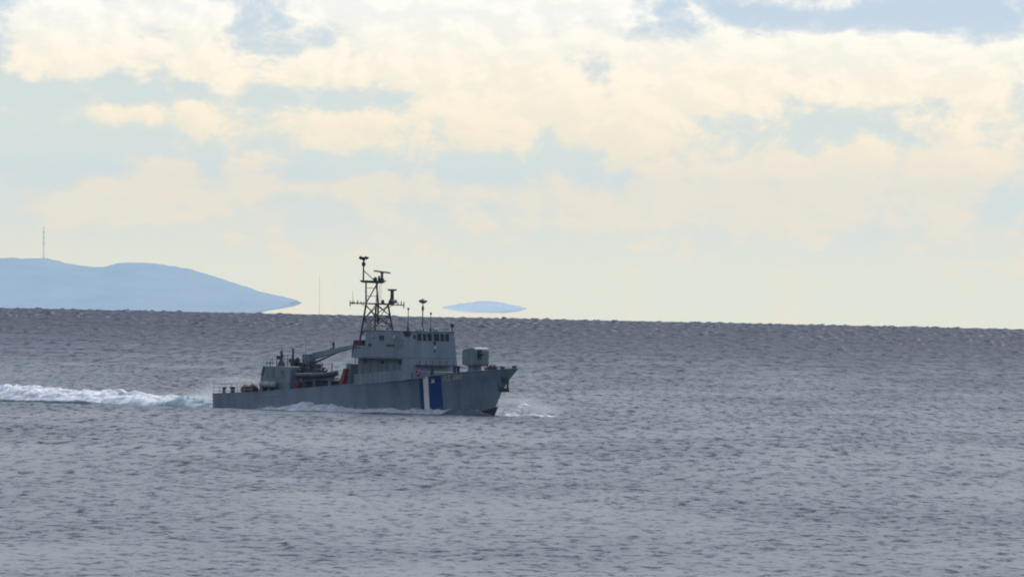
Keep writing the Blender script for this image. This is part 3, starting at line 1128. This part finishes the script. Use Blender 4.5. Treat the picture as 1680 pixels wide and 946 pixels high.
# clutter on the deckhouse roof
m = MB()
x, z = P(462, 577, -1.5)
m.lathe((x, -1.5, hz - .05), [(.55, 0), (.42, .5), (.22, .9), (.16, z - hz)], 9)
m.tube((x - .6, -1.6, z - .7), (x + .4, -1.4, z - .45), .12, .1, 7)
m.box(x - .75, x - .35, -1.75, -1.4, z - .95, z - .5)
m.lathe((x, -1.5, z - .2), [(.16, 0), (.2, .1), (.1, .4)], 8)
m.build('fire_monitor', 'mast', adh)
m = MB()
x, z = P(481, 571, 0)
m.lathe((x, 0, hz - .05), [(.36, 0), (.3, .9), (.16, 1.3), (.12, z - hz)], 9)
m.tube((x, -.3, z - .05), (x, .3, z - .05), .06, None, 6)
m.box(x - .5, x - .1, -.3, .3, hz + .5, hz + 1.0)
m.build('director_post', 'mast', adh)
m = MB()
for (px, pt, y) in ((438, 588, -2.3), (443, 592, -2.3), (454, 590, -2.3), (472, 583, -1), (447, 585, .5)):
    x, z = P(px, pt, y)
    m.tube((x, y, hz - .05), (x, y, z), .05, .035, 6)
rail(m, [(hx0 + .1, -2.5, hz), (hx1 - .1, -2.5, hz)], .85, 2, .022, 1.2)
rail(m, [(hx0 + .1, 2.5, hz), (hx1 - .1, 2.5, hz)], .85, 2, .022, 1.2)
tag(m.build('deckhouse_rail', 'mast', adh), kind='stuff')
x, z = P(502, 552, 1.5)
MB().tube((x, 1.5, hz - 1), (x, 1.5, z), .05, .02, 5).build('whip_antenna', 'mast', adh)

# --- crane amidships
cx, cz = P(509, 585, 1.0)
crane = MB()
crane.lathe((cx, 1.0, sheer(15) - .2), [(.75, 0), (.7, .6), (.55, .8), (.55, cz - sheer(15) - .6), (.8, cz - sheer(15) - .4), (.8, cz - sheer(15) + .2)], 14)
crane.box(cx - .9, cx + .5, .4, 1.6, cz - .9, cz + .35)
crane = crane.build('crane_pedestal', 'grey2', ship)
bx_, bz_ = P(519, 584, 1.0); ex, ez_ = P(583, 567.5, 1.0)
m = MB()
m.hexa([(bx_ - .6, .72, bz_ - .42), (ex, .82, ez_ - .24), (ex, 1.18, ez_ - .24), (bx_ - .6, 1.28, bz_ - .42)],
       [(bx_ - .6, .72, bz_ + .42), (ex, .82, ez_ + .24), (ex, 1.18, ez_ + .24), (bx_ - .6, 1.28, bz_ + .42)])
boom = m.build('crane_boom', 'grey', crane, bevel=.04)
m = MB()
m.tube((cx + .4, .75, cz - 1.0), (lerp(bx_, ex, .55), .75, lerp(bz_, ez_, .55) - .32), .15, .09, 8)
m.build('boom_cylinder', 'dark', crane)
m = MB()
x, z = P(547, 572, 1.0)
m.lathe((x, 1, z), [(.16, 0), (.12, .5), (.2, .55), (.2, .75), (.05, .95)], 8)
m.box(x - .5, x + .3, .8, 1.2, z - .15, z + .12)
m.build('boom_winch', 'dark', crane)
m = MB()
m.box(cx + .3, cx + 1.6, .2, 1.6, cz - 1.45, cz - .92)
m.box(cx - 2.6, cx - .95, .3, 1.9, cz - 1.5, cz - .75)
m.lathe((cx - 1.6, .2, cz - .5), [(.3, -.2), (.45, 0), (.3, .2)], 9, 'y')
m.build('crane_machinery', 'dark', crane)
m = MB()
for k, (px, py, y, r_, h_) in enumerate(((490, 594, .8, .22, 1.1), (497, 597, -.6, .3, .8), (505, 600, -1.0, .26, .7), (531, 603, .2, .45, .8), (536, 606, -.4, .3, .7), (545, 612, .6, .35, .9))):
    x, z = P(px, py, y)
    m.lathe((x, y, z - h_), [(r_ * 1.1, -1.2), (r_, 0), (r_, h_ * .6), (r_ * .6, h_ * .75), (r_ * .6, h_)], 9)
m.each('deck_machinery', 'dark', ship)
m = MB()
for px in (496, 512, 528):
    x, z = P(px, 606, .2)
    m.tube((x, -.4, sheer(x)), (x, -.4, z + .6), .06, None, 6)
    m.tube((x, 1.9, sheer(x)), (x, 1.9, z + .9), .06, None, 6)
m.each('davit_post', 'mast', ship)
# boat cradle
c0 = P(488, 624, -2.0)[0]
m = MB()
for (px, t_) in ((495, 1), (516, 1), (541, 0)):
    x, z = P(px, 622.5, -2.4)
    m.box(x - .12, x + .12, -2.55, -2.3, sheer(x) - .2, z + .1)
    m.box(x - .12, x + .12, -.6, -.4, sheer(x) - .2, z + .1)
    m.box(x - .14, x + .14, -2.6, -.4, z - .02, z + .12)
m.build('boat_cradle', 'grey2', ship)
m = MB()
x0, zz0 = P(520, 636, -.8)
m.box(c0, c0 + 6.8, -.6, 1.6, sheer(18) - .3, sheer(18) + 1.15)
m.build('engine_casing', 'dark', ship, bevel=.08)
# after screen, ladder posts by the superstructure
m = MB()
x0, zz = P(568, 596, -3.0)
m.box(x0, x0 + .9, -3.0, 2.6, sheer(27) - .2, zz)
m.build('after_screen', 'grey2', ship, bevel=.04)

# --- stern rail, side rails, deck fittings aft
m = MB()
pts = [(8.0, -3.75, sheer(8) - .1), (5, -3.75, sheer(5) - .1), (2.5, -3.72, sheer(2.5) - .1), (.15, -3.7, sheer(0) - .1), (.15, 3.7, sheer(0) - .1), (4, 3.75, sheer(4) - .1), (9, 3.8, sheer(9) - .1)]
rail(m, pts, 1.35, 3, .035, 1.5)
tag(m.build('stern_rail', 'canister', ship), kind='stuff')
m = MB()
rail(m, [(14.5, -3.95, sheer(14.5) - .1), (19, -3.98, sheer(19) - .1), (24.5, -4.0, sheer(24.5) - .1)], .95, 2, .02, 1.6)
tag(m.build('side_rail', 'mast', ship), kind='stuff')
m = MB()
for (px, y) in ((368, -3.2), (380.5, -3.0), (383, -2.6)):
    x, z = P(px, 640, y)
    m.lathe((x, y, sheer(x) - .15), [(.22, 0), (.18, .3), (.18, .7), (.3, .8), (.26, .95)], 9)
m.each('bollard', 'black', ship)

# ------------------------------------------------------------------ loose gear carried on board


def on_board(name, label, cat, parts):
    """an Empty standing on the ship: a thing of its own at the ship's heading"""
    e = bpy.data.objects.new(name, None)
    COL.objects.link(e)
    e.location = ORIGIN
    e.rotation_euler = (0, 0, -TH)
    for pn, mb, m, sm_ in parts:
        (mb.each if pn in ('strap', 'lashing') else mb.build)(pn, m, e, smooth=sm_)
    return tag(e, label, cat)


# inflatable boat in the cradle
x0, zb = P(486, 615, -2.5)
x1, _ = P(556, 613, -1.5)
x1 = min(x1, x0 + 7.0)
tube, hl, con = MB(), MB(), MB()
path = [(x0, -2.35, zb), (x0 + 3, -2.4, zb + .02), (x1 - 1.8, -2.25, zb + .12), (x1 - .7, -1.95, zb + .28), (x1 - .05, -1.5, zb + .42),
        (x1 - .7, -1.05, zb + .28), (x1 - 1.8, -.75, zb + .12), (x0 + 3, -.6, zb + .02), (x0, -.65, zb)]
for a, b in zip(path[:-1], path[1:]):
    tube.tube(a, b, .30, None, 10)
for q in path:
    tube.blob(q, (.3, .3, .3), 8, 6)
tube.tube((x0, -2.35, zb), (x0 - .5, -2.35, zb), .3, .12, 10)
tube.tube((x0, -.65, zb), (x0 - .5, -.65, zb), .3, .12, 10)
hl.hexa([(x0, -1.7, zb - .75), (x1 - 1.4, -1.6, zb - .6), (x1 - 1.4, -1.4, zb - .6), (x0, -1.3, zb - .75)],
        [(x0, -2.3, zb - .05), (x1 - .4, -1.7, zb + .15), (x1 - .4, -1.3, zb + .15), (x0, -.7, zb - .05)])
con.box(x0 + 2.6, x0 + 3.6, -1.8, -1.2, zb - .1, zb + .75)
con.lathe((x0 + 2.2, -1.5, zb - .05), [(.3, 0), (.3, .45)], 8)
mot = MB()
mot.hexa([(x0 - .55, -1.75, zb - .55), (x0 - .05, -1.75, zb - .55), (x0 - .05, -1.25, zb - .55), (x0 - .55, -1.25, zb - .55)],
         [(x0 - .75, -1.8, zb + .75), (x0 - .1, -1.8, zb + .7), (x0 - .1, -1.2, zb + .7), (x0 - .75, -1.2, zb + .75)])
on_board('inflatable_boat', 'grey inflatable boat stowed in the cradle below the crane boom', 'boat',
         [('inflated_tube', tube, 'rubber', True), ('boat_hull', hl, 'grey2', False), ('console', con, 'dark', False), ('outboard_motor', mot, 'black', False)])
# white life raft canister by the after deckhouse
x0, z0_ = P(427, 630, -3.2); x1, _ = P(452, 630, -3.2)
can, st = MB(), MB()
can.lathe((x0, -3.2, z0_), [(.05, 0), (.3, .06), (.42, .25), (.42, x1 - x0 - .25), (.3, x1 - x0 - .06), (.05, x1 - x0)], 16, 'x')
for f in (.28, .72):
    xx = lerp(x0, x1, f)
    st.lathe((xx, -3.2, z0_), [(.435, -.05), (.435, .05)], 16, 'x')
    st.box(xx - .1, xx + .1, -3.5, -2.9, sheer(xx) - .2, z0_ - .3)
on_board('life_raft_canister', 'pale horizontal life raft canister beside the after deckhouse', 'life raft', [('canister', can, 'canister', True), ('strap', st, 'dark', False)])
# dark bundles on the quarterdeck
for (px, pt, rx, rz, lab) in ((404, 627, .72, .62, 'dark brown covered bundle on the quarterdeck nearer the stern rail'),
                              (416, 626.5, .75, .66, 'dark brown covered bundle against the after deckhouse')):
    x, z = P(px, pt + 6, -2.8)
    a, b = MB(), MB()
    a.blob((x, -2.8, sheer(x) + .42), (rx, .7, rz), 14, 9, .07)
    b.lathe((x - .1, -2.8, sheer(x) + .42), [(rz + .03, -.05), (rz + .03, .05)], 14, 'x')
    on_board('covered_bundle', lab, 'bundle', [('canvas_cover', a, 'brown', True), ('lashing', b, 'black', False)])
# maroon locker, orange rescue slide, lifebuoy, small red drum
x0, zz0 = P(579, 583, -3.5); x1, zz1 = P(594, 558, -3.5)
a, b = MB(), MB()
a.hexa([(x0, -3.75, zz0), (x1, -3.75, zz0), (x1, -2.9, zz0), (x0, -2.9, zz0)], [(x0 + .3, -3.7, zz1), (x1, -3.7, zz1), (x1, -2.9, zz1 + .05), (x0 + .3, -2.9, zz1)])
b.box(lerp(x0, x1, .45), lerp(x0, x1, .52), -3.79, -2.88, zz0 - .02, zz1 + .03)
b.box(x0 + .1, x1 + .02, -3.79, -2.88, lerp(zz0, zz1, .5), lerp(zz0, zz1, .55))
on_board('canvas_locker', 'maroon canvas locker at the after end of the bridge house below the mast', 'locker', [('canvas_cover', a, 'maroon', False), ('lashing', b, 'black', False)])
a, b = MB(), MB()
x0, zz0 = P(557, 632, -3.4); x1, zz1 = P(566, 604, -3.4)
a.hexa([(x0, -3.55, zz0), (x0 + .85, -3.55, zz0), (x0 + .85, -3.1, zz0), (x0, -3.1, zz0)], [(x1 - .2, -3.5, zz1), (x1 + .3, -3.5, zz1), (x1 + .3, -3.15, zz1), (x1 - .2, -3.15, zz1)])
b.tube((x0 + .1, -3.58, zz0 + .6), (x0 + 1.1, -3.58, zz0 + .6), .05, None, 6)
on_board('rescue_float', 'orange red rescue float leaning by the after end of the superstructure', 'rescue float', [('float_body', a, 'red', False), ('strap', b, 'dark', False)])
a, b = MB(), MB()
x, z = P(687, 611, -4.0)
ring = [(math.cos(k / 16 * 6.2832) * .3, math.sin(k / 16 * 6.2832) * .3) for k in range(17)]
for (p0, p1) in zip(ring[:-1], ring[1:]):
    a.tube((x + p0[0], -4.12, z + p0[1]), (x + p1[0], -4.12, z + p1[1]), .1, None, 7, False)
b.box(x - .2, x + .2, -4.1, -4.0, z - .5, z - .36)
on_board('lifebuoy', 'red lifebuoy hanging at the front corner of the superstructure', 'lifebuoy', [('ring', a, 'red', True), ('bracket', b, 'dark', False)])
a, b = MB(), MB()
x, z = P(488, 630, -3.2)
a.lathe((x, -3.2, sheer(x) - .1), [(.5, 0), (.52, .1), (.52, .95), (.45, 1.05)], 12)
b.lathe((x, -3.2, sheer(x) + .35), [(.54, 0), (.54, .08)], 12)
on_board('hose_drum', 'maroon drum on deck under the stern of the inflatable boat', 'drum', [('drum_body', a, 'maroon', True), ('hoop', b, 'dark', False)])

# ------------------------------------------------------------------ foam


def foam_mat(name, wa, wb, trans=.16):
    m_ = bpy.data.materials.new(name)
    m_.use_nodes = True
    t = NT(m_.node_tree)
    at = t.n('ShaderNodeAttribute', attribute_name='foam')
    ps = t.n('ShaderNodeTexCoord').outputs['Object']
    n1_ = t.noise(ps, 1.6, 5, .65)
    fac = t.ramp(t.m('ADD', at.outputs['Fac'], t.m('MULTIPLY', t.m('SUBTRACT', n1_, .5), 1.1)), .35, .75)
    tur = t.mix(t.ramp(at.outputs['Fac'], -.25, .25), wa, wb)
    white = t.mix(t.ramp(t.noise(ps, 1.1, 5, .7), .36, .66), (.40, .47, .62, 1), (.80, .82, .87, 1))  # foam white dulled to blue-grey: its shaded tone put into the colour
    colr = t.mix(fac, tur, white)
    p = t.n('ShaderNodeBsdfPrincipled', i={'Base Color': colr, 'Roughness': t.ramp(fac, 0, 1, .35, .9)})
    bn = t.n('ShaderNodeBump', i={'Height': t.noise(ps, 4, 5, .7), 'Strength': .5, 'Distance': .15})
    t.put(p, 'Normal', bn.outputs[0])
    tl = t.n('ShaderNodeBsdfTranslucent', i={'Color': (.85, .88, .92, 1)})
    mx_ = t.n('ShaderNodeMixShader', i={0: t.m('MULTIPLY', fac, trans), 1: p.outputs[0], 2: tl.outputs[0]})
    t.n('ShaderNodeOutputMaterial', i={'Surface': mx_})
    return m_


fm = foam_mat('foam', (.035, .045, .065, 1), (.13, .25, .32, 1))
fm_spray = bpy.data.materials.new('spray_droplets')
fm_spray.use_nodes = True
t = NT(fm_spray.node_tree)
n_ = t.noise(t.n('ShaderNodeTexCoord').outputs['Object'], 2.0, 3)
c_ = t.mix(n_, (.80, .84, .90, 1), (.92, .93, .95, 1))
t.n('ShaderNodeOutputMaterial', i={'Surface': t.n('ShaderNodeMixShader', i={0: .6, 1: t.n('ShaderNodeBsdfDiffuse', i={'Color': c_}).outputs[0],
    2: t.n('ShaderNodeBsdfTranslucent', i={'Color': c_}).outputs[0]})})
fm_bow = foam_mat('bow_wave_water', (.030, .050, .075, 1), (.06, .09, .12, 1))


def patch(name, label, X, Y, Z, keep, foam, m_=None):
    """grid patch in ship coordinates; quads where keep is false are left out"""
    nr, nc = X.shape
    idx = np.arange(nr * nc).reshape(nr, nc)
    q = np.stack([idx[:-1, :-1], idx[1:, :-1], idx[1:, 1:], idx[:-1, 1:]], -1).reshape(-1, 4)
    kk = (keep[:-1, :-1] & keep[1:, :-1] & keep[1:, 1:] & keep[:-1, 1:]).ravel()
    q = q[kk]
    used = np.unique(q)
    mp = -np.ones(nr * nc, np.int64)
    mp[used] = np.arange(len(used))
    V = np.stack([X, Y, Z], -1).reshape(-1, 3)[used]
    o = np_mesh(name, V, mp[q], m_ or fm)
    a = o.data.attributes.new('foam', 'FLOAT', 'POINT')
    a.data.foreach_set('value', foam.ravel()[used].astype(np.float32))
    o.location = ORIGIN
    o.rotation_euler = (0, 0, -TH)
    return tag(o, label, 'foam', kind='stuff')


# wake astern
xs = np.linspace(-85, .6, 700)
ys = np.linspace(-8, 8, 90)
GX, GY = np.meshgrid(xs, ys, indexing='ij')
s = -GX
wid = 4.3 + 2.2 * np.clip(s / 30, 0, 1)
prof = np.clip(1 - (np.abs(GY) / wid) ** 2.6, 0, 1)
crest = np.interp(s, [-1, 2, 8, 16, 26, 36, 46, 60, 85], [.9, 1.3, 1.4, 1.6, 2.0, 2.5, 2.6, 2.3, 1.8])
nz = fbm(GX / 2.6, GY / 2.2, 41, 5, .55)
nz2 = fbm(GX / 9.0, GY / 4.0, 51, 3)
H = prof ** .75 * (crest + .3) * (.5 + .55 * nz2 + .5 * (nz - .5)) + (nz - .5) * .6 * prof
keep = (prof > .005)
turq = np.exp(-((s - 7) / 6.0) ** 2) * np.clip((-GY + 2) / 4.0, 0, 1)
lowface = np.clip((.78 + .5 * (nz - .5) - H) / .35, 0, 1) * np.clip((s - 14) / 10, 0, 1) * (GY < .5)
foam = 1.0 - .62 * turq - .30 * (nz2 < .36) - 1.5 * lowface
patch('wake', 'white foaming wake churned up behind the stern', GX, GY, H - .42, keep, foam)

# wash along the starboard side and the bow wave
def side_wash(name, label, px0, px1, hts, width, fo, seed, n=420, outw=40):
    xs = np.linspace(px0, px1, n)
    hb = np.array([halfb(x, .3) if x < stemx(.3) else 0.0 for x in xs])
    ws = np.linspace(-.25, 1, outw)
    GXx = np.repeat(xs[:, None], outw, 1)
    GW = np.repeat(ws[None, :], n, 0)
    wd = np.interp(xs, *zip(*width))[:, None]
    GYy = -(hb[:, None] + GW * wd)
    h0 = np.interp(xs, *zip(*hts))[:, None]
    w_ = np.clip(GW, 0, 1)
    prof = np.where(GW < .3, 1.0, np.clip(1 - ((GW - .3) / .7), 0, 1) ** .8)
    na = fbm(GXx / 1.1, GYy / .9, seed, 4, .55)
    nb = fbm(GXx / 3.2, GYy * 0 + .5, seed + 9, 3)
    H = (h0 + .25) * prof * (.6 + .8 * (nb - .25)) + h0 * (na - .5) * .6 * (prof > 0)
    keep = (H > -9) & (h0 > .04)
    fo_ = np.interp(xs, *zip(*fo))[:, None] + .3 * (prof - .6) + 0 * GW
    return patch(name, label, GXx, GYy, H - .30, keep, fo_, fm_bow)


def SX(px, y=-3.9):
    return P(px, 672, y)[0]


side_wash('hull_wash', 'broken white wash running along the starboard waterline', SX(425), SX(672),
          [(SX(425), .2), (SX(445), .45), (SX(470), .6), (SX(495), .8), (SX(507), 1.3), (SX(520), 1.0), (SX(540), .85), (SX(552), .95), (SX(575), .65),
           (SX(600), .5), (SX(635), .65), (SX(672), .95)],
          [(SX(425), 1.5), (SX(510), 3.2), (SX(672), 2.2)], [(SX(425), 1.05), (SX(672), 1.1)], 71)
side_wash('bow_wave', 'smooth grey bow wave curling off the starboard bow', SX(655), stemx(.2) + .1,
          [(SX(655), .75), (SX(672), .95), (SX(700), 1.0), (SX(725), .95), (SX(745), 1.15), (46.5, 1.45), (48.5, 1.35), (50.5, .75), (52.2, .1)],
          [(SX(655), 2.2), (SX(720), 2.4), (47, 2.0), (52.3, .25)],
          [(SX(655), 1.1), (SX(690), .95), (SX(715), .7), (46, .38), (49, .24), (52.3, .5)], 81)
# water thrown out on the far side of the bow
xs = np.linspace(46, 62, 160)
ys = np.linspace(.6, 13, 120)
GX, GY = np.meshgrid(xs, ys, indexing='ij')
g = np.exp(-((GX - 52.2) / 3.4) ** 2 - ((GY - 4.6) / 3.2) ** 2)
nz = fbm(GX / 1.3, GY / 1.3, 91, 5, .6)
H = g * (1.35 + 2.6 * (nz - .5))
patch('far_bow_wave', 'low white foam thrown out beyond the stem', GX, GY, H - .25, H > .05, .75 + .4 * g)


def droplets(name, label, pts, rad):
    n = len(pts)
    base = np.array([(1, 1, 1), (1, -1, -1), (-1, 1, -1), (-1, -1, 1)], float) / 1.732
    ang = rng.random((n, 3)) * 6.2832
    V = np.empty((n, 4, 3))
    for k in range(4):
        v = base[k]
        c, s_ = np.cos(ang[:, 0]), np.sin(ang[:, 0])
        a = np.stack([v[0] * c - v[1] * s_, v[0] * s_ + v[1] * c, np.full(n, v[2])], -1)
        c, s_ = np.cos(ang[:, 1]), np.sin(ang[:, 1])
        a = np.stack([a[:, 0], a[:, 1] * c - a[:, 2] * s_, a[:, 1] * s_ + a[:, 2] * c], -1)
        V[:, k] = pts + a * rad[:, None]
    me = bpy.data.meshes.new(name)
    idx = np.arange(n * 4).reshape(n, 4)
    tri = np.concatenate([idx[:, [0, 1, 2]], idx[:, [0, 3, 1]], idx[:, [0, 2, 3]], idx[:, [1, 3, 2]]])
    me.vertices.add(n * 4)
    me.vertices.foreach_set('co', V.astype(np.float32).ravel())
    me.loops.add(len(tri) * 3)
    me.loops.foreach_set('vertex_index', tri.astype(np.int32).ravel())
    me.polygons.add(len(tri))
    me.polygons.foreach_set('loop_start', np.arange(0, len(tri) * 3, 3, dtype=np.int32))
    me.update(calc_edges=True)
    a = me.attributes.new('foam', 'FLOAT', 'POINT')
    a.data.foreach_set('value', np.full(n * 4, 1.6, np.float32))
    me.materials.append(fm_spray)
    o = bpy.data.objects.new(name, me)
    COL.objects.link(o)
    o.location = ORIGIN
    o.rotation_euler = (0, 0, -TH)
    return tag(o, label, 'spray', kind='stuff')


n = 70000
pts = np.stack([-12 + 14 * rng.beta(2.4, 1.5, n), 2.0 + 2.2 * rng.standard_normal(n), .6 + 3.9 * rng.beta(1.1, 2.0, n)], -1)
pts[:, 2] = .6 + (pts[:, 2] - .6) * np.clip((pts[:, 0] + 13) / 11, 0, 1)
droplets('stern_spray', 'fine white spray hanging over the wash just behind the stern', pts, .015 + .016 * rng.random(n))
n = 90000
pts = np.stack([52.4 + 1.8 * rng.standard_normal(n), 4.6 + 2.0 * rng.standard_normal(n), .4 + 2.0 * rng.beta(1.1, 2.4, n)], -1)
pts = pts[(pts[:, 1] > .9) & (fbm(pts[:, 0] / .8 + pts[:, 1] * .3, pts[:, 2] / .7, 17, 3) > .44 + .05 * pts[:, 2])]
droplets('bow_spray', 'pale spray blown up ahead of the stem', pts, .017 + .018 * rng.random(len(pts)))
n = 2600
xq = SX(425) + (SX(760) - SX(425)) * rng.random(n)
pts = np.stack([xq, np.array([-halfb(a, .3) for a in xq]) - .2 - 1.6 * rng.random(n), .15 + 1.1 * rng.beta(1, 3, n)], -1)
droplets('side_spray', 'small flying droplets along the starboard wash', pts, .015 + .02 * rng.random(n))

# ------------------------------------------------------------------ haze
HAZE = True
if HAZE:
    hm_ = bpy.data.materials.new('sea_haze')
    hm_.use_nodes = True
    t = NT(hm_.node_tree)
    vol = t.n('ShaderNodeVolumePrincipled', i={'Color': (.29, .49, .99, 1), 'Density': 8.2e-6, 'Anisotropy': 0.5})
    t.n('ShaderNodeOutputMaterial', i={'Volume': vol})
    hz_ = MB().box(-90000, 90000, -17500, 153500, -520, 1000).build('haze', hm_)
    tag(hz_, 'thin blue sea haze veiling the far islands', 'haze', kind='stuff')
